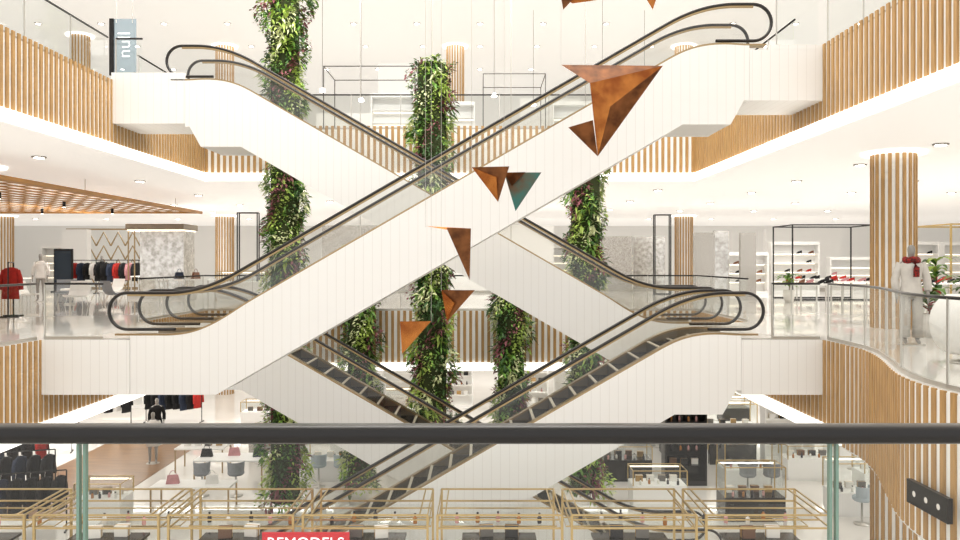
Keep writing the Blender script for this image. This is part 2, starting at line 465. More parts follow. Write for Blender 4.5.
# ---------------- copper shards ----------------
def shard(x,y,z,tris,mats,label):
    t=thing('hanging_shard',(x,y,z),label,'sculpture','hanging copper shard mobile')
    m=M()
    for pts,mi in tris:
        c=Vector((sum(p[0] for p in pts)/3,sum(p[1] for p in pts)/3+.14,sum(p[2] for p in pts)/3))
        m.add([pts[0],pts[1],pts[2],c],[(0,1,2),(0,3,1),(1,3,2),(2,3,0)],mi)
    part(t,'folded_plate',m,mats)
    top=max((p for pts,_ in tris for p in pts),key=lambda p:p[2])
    part(t,'suspension_cable',M().tube([(top[0],top[1],top[2]-.02),(top[0],top[1],TOP-z)],.003,5),[steel])
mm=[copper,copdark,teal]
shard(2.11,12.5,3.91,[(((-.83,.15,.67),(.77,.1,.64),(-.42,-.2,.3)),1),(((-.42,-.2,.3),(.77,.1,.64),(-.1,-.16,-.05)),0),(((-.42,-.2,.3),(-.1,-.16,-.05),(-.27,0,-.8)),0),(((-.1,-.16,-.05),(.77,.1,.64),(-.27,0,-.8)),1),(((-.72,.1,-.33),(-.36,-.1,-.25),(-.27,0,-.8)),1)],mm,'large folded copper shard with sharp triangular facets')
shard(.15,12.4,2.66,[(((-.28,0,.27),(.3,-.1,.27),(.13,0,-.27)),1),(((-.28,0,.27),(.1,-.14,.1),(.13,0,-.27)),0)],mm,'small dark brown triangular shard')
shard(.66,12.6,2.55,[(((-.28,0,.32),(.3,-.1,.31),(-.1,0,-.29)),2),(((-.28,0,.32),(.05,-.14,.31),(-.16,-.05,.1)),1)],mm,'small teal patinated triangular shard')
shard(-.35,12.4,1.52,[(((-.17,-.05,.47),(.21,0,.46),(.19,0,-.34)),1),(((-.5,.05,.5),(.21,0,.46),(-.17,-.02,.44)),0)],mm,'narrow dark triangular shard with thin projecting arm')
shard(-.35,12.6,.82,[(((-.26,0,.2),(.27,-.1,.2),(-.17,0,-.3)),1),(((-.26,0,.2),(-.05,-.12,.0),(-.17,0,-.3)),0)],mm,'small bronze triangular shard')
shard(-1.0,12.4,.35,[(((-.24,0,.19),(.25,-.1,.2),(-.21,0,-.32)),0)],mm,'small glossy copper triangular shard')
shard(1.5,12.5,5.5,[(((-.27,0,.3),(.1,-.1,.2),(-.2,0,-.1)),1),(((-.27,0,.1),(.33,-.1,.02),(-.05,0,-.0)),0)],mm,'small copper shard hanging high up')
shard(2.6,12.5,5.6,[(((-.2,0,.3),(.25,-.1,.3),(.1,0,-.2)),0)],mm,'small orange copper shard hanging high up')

# ---------------- downlights ----------------
ring=mat('downlight_trim','#8b8780',.4)
dl=M().cyl(0,0,-.03,0,.16,12,0).cyl(0,0,-.04,-.028,.11,12,1).mesh('downlight',[ring,lit])
def downs(xs_,ys_,z):
    for x in xs_:
        for y in ys_: solo('downlight',dl,None,(x,y,z),'small round recessed ceiling spotlight glowing white','light',group='recessed ceiling downlights')
downs([9.5,13,16.5,20,24,28],[13,16.5,20,24,28,33,38,45],H-1.54)
downs([-10.2,-25,-29],[13,18.5,24,29,34,39,45],H-1.54)
downs([-13,-17,-21],[34,39,45],H-1.54)
downs([-6,-2,2,6],[27,32,37,45],H-1.54)
downs([-24,-21,-18,-15,-12,-9,-6,-3,0,3,6,9,12,15,18,21,24],[25,27.5,30,33.5,38,42,47],TOP)

# ---------------- props ----------------
def box_(x0,x1,y0,y1,z0,z1,mi=0): return M().box(x0,x1,y0,y1,z0,z1,mi)
def frame2(m,w,h,t,mi=0,y=0):
    m.box(-w/2,-w/2+t,y,y+t,0,h,mi).box(w/2-t,w/2,y,y+t,0,h,mi).box(-w/2+t,w/2-t,y,y+t,h-t,h,mi).box(-w/2+t,w/2-t,y,y+t,0,t,mi); return m
cn=thing('slatted_ceiling_canopy',(-16.6,23.5,3.36),'suspended open grid canopy of golden timber slats with spotlights','ceiling panel')
m=M()
k=-5.7
while k<5.7: m.box(k,k+.12,-7.4,7.4,0,.022); k+=.46
part(cn,'slat_field',m,[woodo])
m=M()
for q in range(-9,10): m.box(-5.75,5.75,q*.8,q*.8+.08,.022,.04)
part(cn,'cross_beams',m,[woodo])
part(cn,'frame',M().box(5.75,5.85,-7.5,7.5,-.04,.06).box(-5.85,-5.75,-7.5,7.5,-.02,.06).box(-5.75,5.75,-7.6,-7.45,-.02,.06).box(-5.75,5.75,7.45,7.6,-.02,.06),[woodo])
m=M()
for a in (-5,0,5):
    for b in (-7,0,7): m.cyl(a,b,.02,.54,.015,6)
part(cn,'hanger_rod',m,[steel])
sp=M().cyl(0,0,-.18,-.0,.05,8,0).cyl(0,0,-.185,-.178,.04,8,1).mesh('spotlight',[black,lit])
for a in (-4,-1.5,1,3.5):
    for b in (-5,-1.7,1.7,5): solo('spotlight',sp,None,(-16.6+a,23.5+b,3.36),'small black spotlight under the timber canopy','light',group='canopy spotlights')

def table(x,y,z,w,d,h,top,leg,label,rz=0,tt=.05):
    t=thing('display_table',(x,y,z),label,'table','display tables',rz)
    part(t,'tabletop',box_(-w/2,w/2,-d/2,d/2,h-tt,h),[top])
    for a in (-1,1):
        for b in (-1,1): part(t,'leg',M().box(a*(w/2-.03)-.02,a*(w/2-.03)+.02,b*(d/2-.03)-.02,b*(d/2-.03)+.02,0,h-tt),[leg])
    return t
def counter(x,y,z,w,d,h,label,body=white,rz=0,k=.62):
    t=thing('display_counter',(x,y,z),label,'display case','shop display counters',rz)
    part(t,'cabinet_body',M().box(-w/2+.03,w/2-.03,-d/2+.03,d/2-.03,0,.1).box(-w/2,w/2,-d/2,d/2,.1,h*k),[body])
    P=[(-w/2,-d/2),(w/2,-d/2),(w/2,d/2),(-w/2,d/2)]
    m=M()
    for a,b in zip(P,P[1:]+P[:1]): m.quad(a,b,h*k,h-.02)
    part(t,'glass_case',m,[glass])
    m=M(); m.tube([(a,b,h) for a,b in P],.016,4,closed=True)
    for a,b in P: m.box(a-.014,a+.014,b-.014,b+.014,h*k,h)
    part(t,'metal_edge',m,[brass])
    part(t,'light_strip',box_(-w/2+.05,w/2-.05,d/2-.05,d/2-.02,h-.08,h-.05),[litw])
    return t
def tall(x,y,z,w,d,h,label,body=darkg,n=4,rz=0,shelf=litw):
    t=thing('tall_display_cabinet',(x,y,z),label,'cabinet','tall display cabinets',rz)
    part(t,'carcass',M().box(-w/2,-w/2+.05,-d/2,d/2,0,h).box(w/2-.05,w/2,-d/2,d/2,0,h).box(-w/2+.05,w/2-.05,d/2-.04,d/2,0,h).box(-w/2+.05,w/2-.05,-d/2,d/2-.04,0,.15).box(-w/2+.05,w/2-.05,-d/2,d/2-.04,h-.15,h),[body])
    for i in range(n):
        zz=.15+(h-.3)*(i+1)/(n+1); part(t,'shelf',M().box(-w/2+.05,w/2-.05,-d/2+.03,d/2-.04,zz,zz+.02,0).box(-w/2+.06,w/2-.06,d/2-.07,d/2-.045,zz-.03,zz-.01,1),[body,shelf])
    return t
stt={}
def stool(x,y,z,mt=None):
    mt=mt or bluef
    nm={'pale_blue_fabric':'pale blue','grey_fabric':'grey','white_cloth':'white'}[mt.name]
    if mt.name in stt: return dup(stt[mt.name],(x,y,z),random.uniform(-.5,.5))
    t=thing('counter_stool',(x,y,z),nm+' upholstered counter stool on slim pedestal','stool','counter stools')
    part(t,'seat',M().lathe(0,0,[(.2,.62),(.24,.66),(.24,.72),(.2,.75)],16),[mt],True)
    m=M();P=[]
    for k in range(9):
        a=-math.pi*k/8; P.append((.23*math.cos(a),.23*math.sin(a)))
    for (a,b) in zip(P[:-1],P[1:]): m.add([(a[0],a[1],.7),(b[0],b[1],.7),(b[0]*1.1,b[1]*1.1,1.02),(a[0]*1.1,a[1]*1.1,1.02),(a[0]*.9,a[1]*.9,.7),(b[0]*.9,b[1]*.9,.7),(b[0],b[1],1.02),(a[0],a[1],1.02)],[(0,1,2,3),(5,4,7,6),(3,2,6,7),(0,4,5,1)])
    part(t,'backrest',m,[mt]); part(t,'pedestal',M().lathe(0,0,[(.2,0),(.2,.02),(.03,.04),(.025,.62)],14),[steel],True)
    stt[mt.name]=t; return t
def bottlemesh(mt): return M().lathe(0,0,[(.03,0),(.035,.01),(.035,.1),(.015,.12),(.015,.14)],8,0).lathe(0,0,[(.018,.14),(.018,.17)],8,1).mesh('bottle',[mt,black])
bm=[bottlemesh(mat('bottle_amber','#b5773a',.2)),bottlemesh(mat('bottle_rose','#d9a3a0',.2)),bottlemesh(mat('bottle_dark','#333138',.2)),bottlemesh(mat('bottle_white','#eeeae4',.3))]
def bottles(x0,x1,y0,y1,z,n,sc=1):
    for k in range(n):
        xx=x0+(x1-x0)*(k+.5)/n
        o=solo('perfume_bottle',random.choice(bm),None,(xx,random.uniform(y0,y1),z),'small perfume bottle with dark cap on display','bottle',group='perfume bottles on counters')
        o.scale=(sc,sc,sc)
gb_=[(mat('box_%s'%n_,c_,.5),n_) for n_,c_ in (('black','#1f1d1f'),('gold','#b08c52'),('white','#efece6'),('brown','#6b4a34'),('grey','#6f6b66'))]
gbm=[(M().box(-.1,.1,-.07,.07,0,.13,0).box(-.105,.105,-.075,.075,.13,.165,0).box(-.107,.107,-.015,.015,.0,.168,1).mesh('gift_box',[a,gb_[1][0] if b!='gold' else gb_[2][0]]),b) for a,b in gb_]
def boxes(x0,x1,y,z,n):
    for k in range(n):
        me,nm=random.choice(gbm)
        solo('gift_box',me,None,(x0+(x1-x0)*(k+.5)/n,y+random.uniform(-.05,.05),z),nm+' boxed gift set with ribbon band on display','box',group='boxed gift sets',rz=random.uniform(-.2,.2))
def bagparts(mt):
    b=M().add([(-.18,-.07,0),(.18,-.07,0),(.18,.07,0),(-.18,.07,0),(-.14,-.03,.24),(.14,-.03,.24),(.14,.03,.24),(-.14,.03,.24)],[(0,3,2,1),(4,5,6,7),(0,1,5,4),(1,2,6,5),(2,3,7,6),(3,0,4,7)]).mesh('bag_body',[mt])
    h=M().tube([(.09*math.cos(a),0,.23+.13*math.sin(a)) for a in [math.pi*k/8 for k in range(9)]],.009,5).mesh('bag_handle',[mt])
    return b,h
bags=[bagparts(c) for c in (leather,blackc,red,pinkc,whitec,bluec)]
bn=['brown leather','black','red','dusty pink','white','navy']
def bag(x,y,z,k,rz=0,where='on display table'):
    t=thing('handbag',(x,y,z),bn[k]+' structured handbag '+where,'handbag','handbags on display',rz)
    part(t,'bag_body',bags[k][0],None); part(t,'bag_handle',bags[k][1],None)
shm={}
def shoe(x,y,z,mt,lab,rz=0):
    if lab not in shm:
        prof=[(0,.035,.02),(.06,.045,.06),(.13,.038,.09),(.2,.03,.11),(.25,.028,.12)]
        m=M();vs=[];fs=[]
        for px,hw,hz in prof:
            b0=0 if px<.1 else (px-.1)*.45
            vs+=[(px,-hw,b0),(px,hw,b0),(px,hw*.7,hz+.02),(px,-hw*.7,hz+.02)]
        for k in range(4):
            p=k*4;q=p+4; fs+=[(p,p+1,q+1,q),(p+1,p+2,q+2,q+1),(p+2,p+3,q+3,q+2),(p+3,p,q,q+3)]
        fs+=[(0,3,2,1),(16,17,18,19)]
        m.add(vs,fs,0).box(.225,.25,-.012,.012,0,.07,0); shm[lab]=m.mesh('shoe',[mt])
    solo('heeled_shoe',shm[lab],None,(x,y,z),lab,'shoe',group='shoes on display tables',rz=rz)
gm={}
def garment(x,y,z,mt,ln,lab,rz=0):
    key=(mt.name,ln)
    if key not in gm:
        m=M();vs=[];fs=[];secs=[(0,.05,.03),(-.04,.2,.05),(-.12,.23,.07),(-.35,.2,.08),(-ln,.24,.1)]
        for zz,a,b in secs:
            for k in range(12):
                q=2*math.pi*k/12; wob=1+.12*math.sin(3*q) if zz<-.3 else 1
                vs.append((a*math.cos(q)*wob,b*math.sin(q),zz))
        for s_ in range(len(secs)-1):
            for k in range(12):
                j=(k+1)%12; fs.append((s_*12+k,s_*12+j,s_*12+12+j,s_*12+12+k))
        fs.append(tuple(range(48,60))); m.add(vs,fs)
        sl=M()
        for sg in (-1,1): sl.tube([(sg*.19,0,-.08),(sg*.26,0,-.3),(sg*.27,-.02,-.6)],.06,8)
        hk=M().tube([(0,0,-.02),(0,0,.06),(.03,0,.085),(.0,0,.108)],.006,5)
        gm[key]=(m.mesh('coat_body',[mt],True),sl.mesh('sleeve',[mt],True),hk.mesh('hanger_hook',[steel]))
    t=thing('hanging_garment',(x,y,z),lab,'clothing','clothes on racks',rz)
    part(t,'garment_body',gm[key][0],None);part(t,'sleeve',gm[key][1],None);part(t,'hanger_hook',gm[key][2],None)
def rack(x,y,z,w,items,rz=0,h=1.55):
    t=thing('clothes_rack',(x,y,z),'slim black metal clothes rack','rack','clothes racks',rz)
    part(t,'rail',M().tube([(-w/2,0,h),(w/2,0,h)],.018,6),[black])
    for sx in (-w/2,w/2):
        part(t,'upright',M().tube([(sx,0,.02),(sx,0,h)],.018,6),[black])
        part(t,'foot',M().box(sx-.02,sx+.02,-.25,.25,0,.03),[black])
    n=len(items); c,s_=math.cos(rz),math.sin(rz)
    for i,(mt,ln,lab) in enumerate(items):
        u=-w/2+w*(i+.5)/n
        garment(x+u*c,y+u*s_,z+h-.13,mt,ln,lab,rz+1.2)

def mannequin(x,y,z,rz,label,dress=None,scarf=False,coat_len=.5):
    t=thing('mannequin',(x,y,z),label,'mannequin',None,rz)
    V=[];E=[];Rr=[]
    def a(p,r,par=None):
        V.append(p);Rr.append(r)
        if par is not None:E.append((par,len(V)-1))
        return len(V)-1
    pel=a((0,0,.95),(.145,.1)); wa=a((0,0,1.13),(.11,.085),pel); ch=a((0,-.01,1.33),(.145,.1),wa); nb=a((0,0,1.47),(.07,.06),ch)
    nk=a((0,0,1.54),(.048,.05),nb); h1=a((0,-.02,1.61),(.062,.078),nk); h2=a((0,-.01,1.69),(.078,.095),h1); a((0,0,1.77),(.05,.06),h2)
    for sg in (-1,1):
        sh=a((sg*.17,0,1.42),(.055,.055),nb); el=a((sg*.25,.03,1.15),(.042,.042),sh); wr=a((sg*.25,-.07,.92),(.026,.03),el); pm=a((sg*.25,-.1,.85),(.02,.038),wr)
        for k,ll in enumerate((.07,.08,.085,.07)):
            f1=a((sg*.25,-.13+.02*k,.81),(.009,.009),pm); a((sg*.245,-.135+.02*k,.81-ll),(.008,.008),f1)
        th=a((sg*.235,-.15,.84),(.01,.01),pm); a((sg*.23,-.17,.79),(.009,.009),th)
        hp=a((sg*.09,0,.88),(.09,.095),pel); kn=a((sg*.1,-.02,.5),(.058,.06),hp); cf=a((sg*.1,.0,.34),(.052,.055),kn); an=a((sg*.1,.02,.09),(.036,.04),cf); a((sg*.11,-.13,.045),(.038,.028),an)
    me=bpy.data.meshes.new('mannequin_body'); me.from_pydata(V,E,[]); me.materials.append(skinw)
    o=bpy.data.objects.new('mannequin_body',me); COL.objects.link(o); o.parent=t
    md=o.modifiers.new('skin','SKIN'); md.use_smooth_shade=True
    for i,r in enumerate(Rr): me.skin_vertices[0].data[i].radius=r
    me.skin_vertices[0].data[0].use_root=True
    o.modifiers.new('sub','SUBSURF').levels=1
    o.modifiers['sub'].render_levels=1
    part(t,'base_plate',M().cyl(0,0,0,.015,.22,20),[steel])
    if dress:
        m=M().lathe(0,0,[(.2+.05*(.95-coat_len),coat_len),(.19,.93),(.15,1.12),(.19,1.33),(.2,1.42),(.09,1.5)],20,sy=.68)
        part(t,'coat',m,[dress],True)
        m=M()
        for sg in (-1,1): m.tube([(sg*.17,0,1.44),(sg*.22,.02,1.3),(sg*.255,.03,1.15),(sg*.255,-.05,.96)],.066,10)
        part(t,'sleeve',m,[dress],True)
    if scarf:
        m=M().tube([(.1*math.cos(q),-.02+.1*math.sin(q),1.49+.02*math.sin(3*q)) for q in [2*math.pi*k/16 for k in range(16)]],.052,10,closed=True)
        m.tube([(.03,-.12,1.47),(.05,-.17,1.36),(.045,-.18,1.2)],.05,8)
        part(t,'scarf',m,[scarfm],True,label='red patterned scarf')
        m=M()
        for sg in (-1,1): m.tube([(sg*.085,0,.95),(sg*.1,-.02,.5),(sg*.1,.01,.14)],.085,12)
        part(t,'trousers',m,[mat('pale_grey_cloth','#c9c4bd',.85,var=.08,scale=10)],True,label='pale grey trousers')
    return t
mannequin(7.6,14.1,0,-.3,'mannequin in pale top and trousers with red scarf',mat('pale_knit','#d6d1c9',.9,var=.1,scale=10),True,.86)
mannequin(-16.2,29.5,0,.2,'mannequin in white shirt inside the fashion shop',whitec,False,.85)
mannequin(-18.2,38.5,0,.6,'mannequin in dark coat near clothes rack',blackc,False,.6)

def plant(x,y,z,h,n,seed,label,ph=.45,big=1):
    rd=random.Random(seed)
    t=thing('potted_plant',(x,y,z),label,'plant',None)
    part(t,'pot',M().lathe(0,0,[(.14,0),(.2,ph*.5),(.2,ph),(.17,ph),(.16,ph-.05)],18),[pot],True)
    part(t,'stem',M().tube([(0,0,ph-.08),(.02,0,h*.5),(0,.02,h*.8)],.015,6),[leather])
    m=M()
    for k in range(n):
        a=rd.uniform(0,6.28); zz=rd.uniform(ph+.05,h*.85); ln=rd.uniform(.3,.6)*big
        o=Vector((math.cos(a),math.sin(a),0));sd=Vector((-math.sin(a),math.cos(a),0)); p=Vector((0,0,zz))
        pts=[];K=6
        for i in range(K+1):
            u=i/K; q=p+o*(ln*u)+Vector((0,0,ln*(.9*u-.9*u*u))); w=.07*math.sin(math.pi*min(1,u*.9+.1))
            pts+=[q-sd*w,q+sd*w]
        m.add(pts,[(2*i,2*i+1,2*i+3,2*i+2) for i in range(K)],rd.choice([0,1,1,2]) if seed!=5 else rd.choice([0,5,1,1]))
    part(t,'foliage',m,lv+[red])
plant(10.6,18.6,0,1.75,44,3,'leafy green plant in pale pot on the gallery',big=1.2)
plant(8.75,15.6,0,1.0,34,5,'small plant with red flowers in pale pot')
plant(11.6,17,0,2.7,46,9,'tall tropical palm plant in white pot',big=1.5)
plant(9.7,15.9,0,1.3,40,11,'bushy green plant in pale pot by the balcony')
plant(11.2,29.0,0,1.2,30,13,'leafy green plant in pale pot near the display')
# egg chair
ec=thing('egg_chair',(7.08,11.6,0),'white sculptural egg-shaped lounge chair on balcony','chair',rz=-.6)
vs=[];fs=[];nu,nv=18,12
for i2 in range(nv+1):
    v=-1.15+2.3*i2/nv
    for j in range(nu+1):
        a=math.pi*(.2+1.6*j/nu)-math.pi/2
        rr=.5*math.cos(v)**.7; vs.append((-rr*math.sin(a),rr*math.cos(a),.56+.47*math.sin(v)))
for i2 in range(nv):
    for j in range(nu): fs.append((i2*(nu+1)+j,i2*(nu+1)+j+1,(i2+1)*(nu+1)+j+1,(i2+1)*(nu+1)+j))
o=part(ec,'shell',M().add(vs,fs),[whitec],True); sd=o.modifiers.new('s','SOLIDIFY'); sd.thickness=.04
part(ec,'seat_cushion',M().lathe(0,0,[(.28,.28),(.34,.32),(.34,.38),(.28,.42)],18),[greyf],True)
part(ec,'base',M().lathe(0,0,[(.28,0),(.28,.02),(.04,.05),(.04,.28)],16),[steel],True)

def portal(x,y,z,w,d,h,mt,label,t_=.06):
    t=thing('portal_frame',(x,y,z),label,'frame','thin metal portal frames')
    m=M();frame2(m,w,h,t_,0,-d/2);frame2(m,w,h,t_,0,d/2)
    for sx in (-w/2,w/2-t_): m.box(sx,sx+t_,-d/2+t_,d/2,h-t_,h)
    part(t,'frame',m,[mt]); return t
portal(13.5,31.5,0,3.2,2,2.9,black,'slim black metal frame around the shoe display',.045)
portal(19.2,31,0,3.4,2.5,2.9,brass,'slim brass metal frame around shop display')
portal(8.2,36,0,.75,.3,3.6,black,'narrow black rectangular frame beside silver mosaic wall',.045)
portal(-10.0,34.5,0,.9,.3,3.6,black,'narrow black rectangular frame beside slatted column',.045)
pv=thing('mirrored_display_pavilion',(-12.9,32.6,0),'freestanding silver mirrored block under bronze overhanging top','display case')
part(pv,'mirrored_block',box_(-.7,1.05,-.6,.6,.12,2.7),[mirr]); part(pv,'plinth',box_(-1.15,1.1,-.7,.7,0,.12),[steel])
part(pv,'top_canopy',M().box(-1.2,1.12,-.8,.8,2.75,2.98,0).box(-1.15,1.05,-.75,.75,2.7,2.75,1),[mat('bronze_panel','#857968',.35,metal=.5),litw])
for a in (-1.15,-.9):
    for b in (-.7,.66): part(pv,'post',box_(a,a+.04,b,b+.04,.12,2.7),[bronze])
def partition(x0,x1,y0,y1,z0,z1,mt,label,rz=0):
    cx,cy=(x0+x1)/2,(y0+y1)/2
    t=thing('partition_wall_panel',(cx,cy,z0),label,'wall panel','shop partition panels',rz)
    part(t,'panel',box_(x0-cx,x1-cx,y0-cy,y1-cy,0,z1-z0),[mt])
    part(t,'plinth',box_(x0-cx-.02,x1-cx+.02,y0-cy-.03,y1-cy+.03,0,.1),[steel]); return t
ps='silver mosaic partition panel of a boutique'; wp='white boutique partition panel'
partition(6.1,7.6,40,40.3,0,2.75,spark,ps); partition(7.8,9.4,40.6,40.9,0,2.75,mirr,'mirrored partition panel of a boutique')
partition(-12.0,-10.8,46,46.3,0,2.7,spark,ps)
partition(8.3,9.1,31,31.2,0,2.6,spark,ps); partition(9.25,9.85,31.6,31.8,0,2.7,mirr,'mirrored partition panel of a boutique'); partition(10.1,10.7,31,31.2,0,2.6,spark,ps)
partition(-1.5,3.5,38,38.3,0,3.2,white,wp); partition(-7.5,-3,38,38.3,0,3.2,spark,ps)
partition(-22.2,-20.9,42.5,43,0,3.2,white,wp)
partition(15,19,42,42.3,0,3.2,white,wp)
partition(-32,-27,38,38.3,0,3.2,white,wp)
k=thing('digital_screen_totem',(-20.3,39,0),'tall black digital screen totem in the shop','screen')
part(k,'housing',box_(-.45,.45,-.06,.06,.05,2.1),[black]); part(k,'screen',box_(-.4,.4,-.075,-.061,.3,2.0),[scr]); part(k,'base',box_(-.5,.5,-.25,.25,0,.05),[black])
lt=thing('lattice_screen',(-20.3,44,0),'zigzag metal lattice screen behind clothes','screen')
m=M()
for i2 in range(6):
    for j in range(4):
        x0=-2.4+i2*.8; z0=.1+j*.75
        m.tube([(x0,0,z0),(x0+.4,0,z0+.75),(x0+.8,0,z0)],.045,4)
part(lt,'lattice',m,[bronze]); part(lt,'frame',frame2(M(),4.9,3.3,.08,0,-.04),[bronze])
cl=[(blackc,.85,'black coat on clothes rack'),(red,.8,'red jacket on clothes rack'),(whitec,.8,'white blouse on clothes rack'),(bluec,.9,'navy coat on clothes rack'),(pinkc,.8,'dusty pink dress on clothes rack')]
rack(-19.6,40.3,0,2.6,[cl[i2] for i2 in (0,1,3,0,2,1,0,3)])
rack(-17.6,42,0,1.8,[cl[i2] for i2 in (2,0,4,0,1)]); rack(-23.8,36,0,1.8,[cl[i2] for i2 in (2,0,3,0,1)])
rack(-16.9,37.3,0,2.0,[cl[i2] for i2 in (0,0,3,1,0,4,0)])
rack(-12.55,21.4,0,.62,[(red,.85,'bright red coat on rack beside slatted column')],1.9,1.45)
def lounge(x,y,z,rz,mt=white):
    t=thing('lounge_chair',(x,y,z),'low white lounge chair on slim legs' if mt is white else 'low grey lounge chair on slim legs','chair','lounge chairs',rz)
    m=M();vs=[]
    prof=[(-.32,.40),(-.1,.36),(.12,.37),(.24,.5),(.3,.68),(.34,.82)]
    for yy,zz in prof: vs+=[(-.33,yy,zz),(.33,yy,zz),(.33,yy,zz-.05),(-.33,yy,zz-.05)]
    fs=[]
    for k in range(len(prof)-1):
        p=k*4;q=p+4; fs+=[(p,p+1,q+1,q),(p+1,p+2,q+2,q+1),(p+2,p+3,q+3,q+2),(p+3,p,q,q+3)]
    fs+=[(0,3,2,1),(20,21,22,23)]
    part(t,'shell',m.add(vs,fs),[mt])
    for a in (-.28,.28):
        for b in (-.25,.2): part(t,'leg',M().tube([(a*.8,b*.8,.36),(a,b,0)],.012,5),[steel])
    return t
for x,y,r in ((-15.0,29,.4),(-14.0,30.4,-.5),(-12.6,27.6,2.5),(-15.5,27.2,1.2),(-13.2,26.2,.1)): lounge(x,y,0,r,greyf if r in(.4,2.5) else white)
def sidet(x,y,z):
    t=thing('side_table',(x,y,z),'small round white pedestal table','table','pedestal tables'); part(t,'tabletop',M().cyl(0,0,.5,.53,.3,18),[white]); part(t,'pedestal',M().lathe(0,0,[(.18,0),(.18,.02),(.02,.03),(.02,.5)],12),[steel])
sidet(-14.4,28.1,0); sidet(-13.9,27.1,0)
sl_=[(blackc,'black high-heeled shoe on white table'),(red,'red high-heeled shoe on white table'),(leather,'tan leather heeled shoe on white table'),(pinkc,'pink heeled shoe on white table'),(blackc,'black high-heeled shoe on white table'),(leather,'tan leather heeled shoe on white table')]
for x,y,w in ((10.3,24.5,1.3),(12.6,27.5,1.8),(13.4,31.5,2.2),(14.6,25.5,2.0),(16.2,28.8,1.8),(12.3,23.2,1.6)):
    table(x,y,0,w,.8,.8,white,steel,'white display table with shoes')
    for k in range(int(w/.3)):
        mt,lab=random.choice(sl_)
        shoe(x-w/2+.06+k*.29,y-.15+.2*(k%2),.8,mt,lab,random.uniform(-.6,.6))
wl='white illuminated wall shelving unit with goods'
for x,y,hh in ((11.8,36,1.9),(14.5,37,2.4),(17.2,37,1.7),(20,37,2.4),(-8,46,2.4),(4,46,2.4),(8,46,2.4),(23,38,2.4),(26,36,2.4),(-24,46,2.4),(-28,44,2.4)):
    tall(x,y,0,2.2,.5,hh,wl,white,4 if hh>2 else 3)
for x,y,hh,nn in ((11.8,36,1.9,3),(14.5,37,2.4,4),(17.2,37,1.7,3),(20,37,2.4,4)):
    for j in range(nn):
        zz=.15+(hh-.3)*(j+1)/(nn+1)+.021
        for q in range(4):
            if random.random()<.35: continue
            mt,lab=random.choice(sl_); lab=lab.replace('white table','lit shelf'); shoe(x-.9+.5*q+random.uniform(-.08,.08),y-.1,zz,mt,lab,.2)
for x,y in ((-9.0,36),(-14.4,35.4),(-10.6,29),(-18.5,31)): table(x,y,0,1.8,.8,.85,white,steel,'white display table in boutique')
for k,(x,y) in enumerate(((-9.5,36),(-9,36.1),(-8.5,36),(-14.8,35.4),(-14.2,35.4),(-10.9,29),(-10.3,29),(-18.8,31),(-18.2,31))): bag(x,y,.85,k%6,.2*k)
counter(-9.4,31.5,0,1.8,.7,1.1,'white glass-topped counter with brass edging'); counter(18.6,27,0,2.0,.7,1.1,'white glass-topped counter with brass edging')
# hanging sign
sg=thing('hanging_sign',(-8.76,19.7,6.05),'pale translucent hanging sign with dark edge and vertical lettering','sign')
part(sg,'panel',M().quad((-.25,0),(.3,0),0,1.4),[signm]); part(sg,'hanger_rod',M().tube([(-.2,0,1.3),(-.2,0,TOP-6.05)],.008,5).tube([(.2,0,1.3),(.2,0,TOP-6.05)],.008,5),[steel])
part(sg,'edge_frame',M().box(-.36,-.25,-.03,.03,0,1.4),[black])
def text(par,s,loc,size,mt,rot=(math.pi/2,0,0),off=0):
    c=bpy.data.curves.new('lettering','FONT'); c.body=s; c.size=size; c.extrude=.002; c.align_x='CENTER'; c.align_y='CENTER'; c.offset=off
    tmp=bpy.data.objects.new('tmp_text',c); COL.objects.link(tmp); bpy.context.view_layer.update()
    me=bpy.data.meshes.new_from_object(tmp.evaluated_get(bpy.context.evaluated_depsgraph_get())); bpy.data.objects.remove(tmp)
    me.materials.clear(); me.materials.append(mt)
    o=bpy.data.objects.new('lettering',me); COL.objects.link(o); o.parent=par; o.location=loc; o.rotation_euler=rot; return o
text(sg,'null',(.02,-.03,.75),.46,lett,(math.pi/2,-math.pi/2,0),-.006)
for x0,x1,y,mt in ((-4.2,-2.6,33,white),(2,5,40,white),(-9,-6,44,white),(-28,-22,46,white),(8,12,46,spark),(16,24,44,white)):
    partition(x0,x1,y,y+.3,H,H+4.2,mt,'tall white partition panel on the upper floor')
portal(1.2,29,H,2.2,2.2,2.6,darkbr,'slim dark frame display on upper floor',.028); portal(-3.6,27,H,3,2,2.4,darkbr,'slim dark frame display on upper floor',.028)
for x,y in ((-1,31),(3.6,31),(-3.2,29.5),(13,34),(-18,36)): tall(x,y,H,1.6,.5,2.2,wl,white,3)
pdm=(M().cyl(0,0,.12,4.3,.008,5).mesh('cord',[black]),M().lathe(0,0,[(.03,.14),(.1,.08),(.12,0),(.1,-.02)],14).mesh('lamp_shade',[lit]))
for x,y in ((-6.5,33),(-5.2,35),(.6,34),(2.4,36),(5.2,34),(7.4,36),(-8.8,36)):
    t=thing('pendant_lamp',(x,y,TOP-4.3),'small glowing pendant lamp on thin black cord','lamp','pendant lamps on upper floor')
    part(t,'cord',pdm[0],None); part(t,'lamp_shade',pdm[1],None)

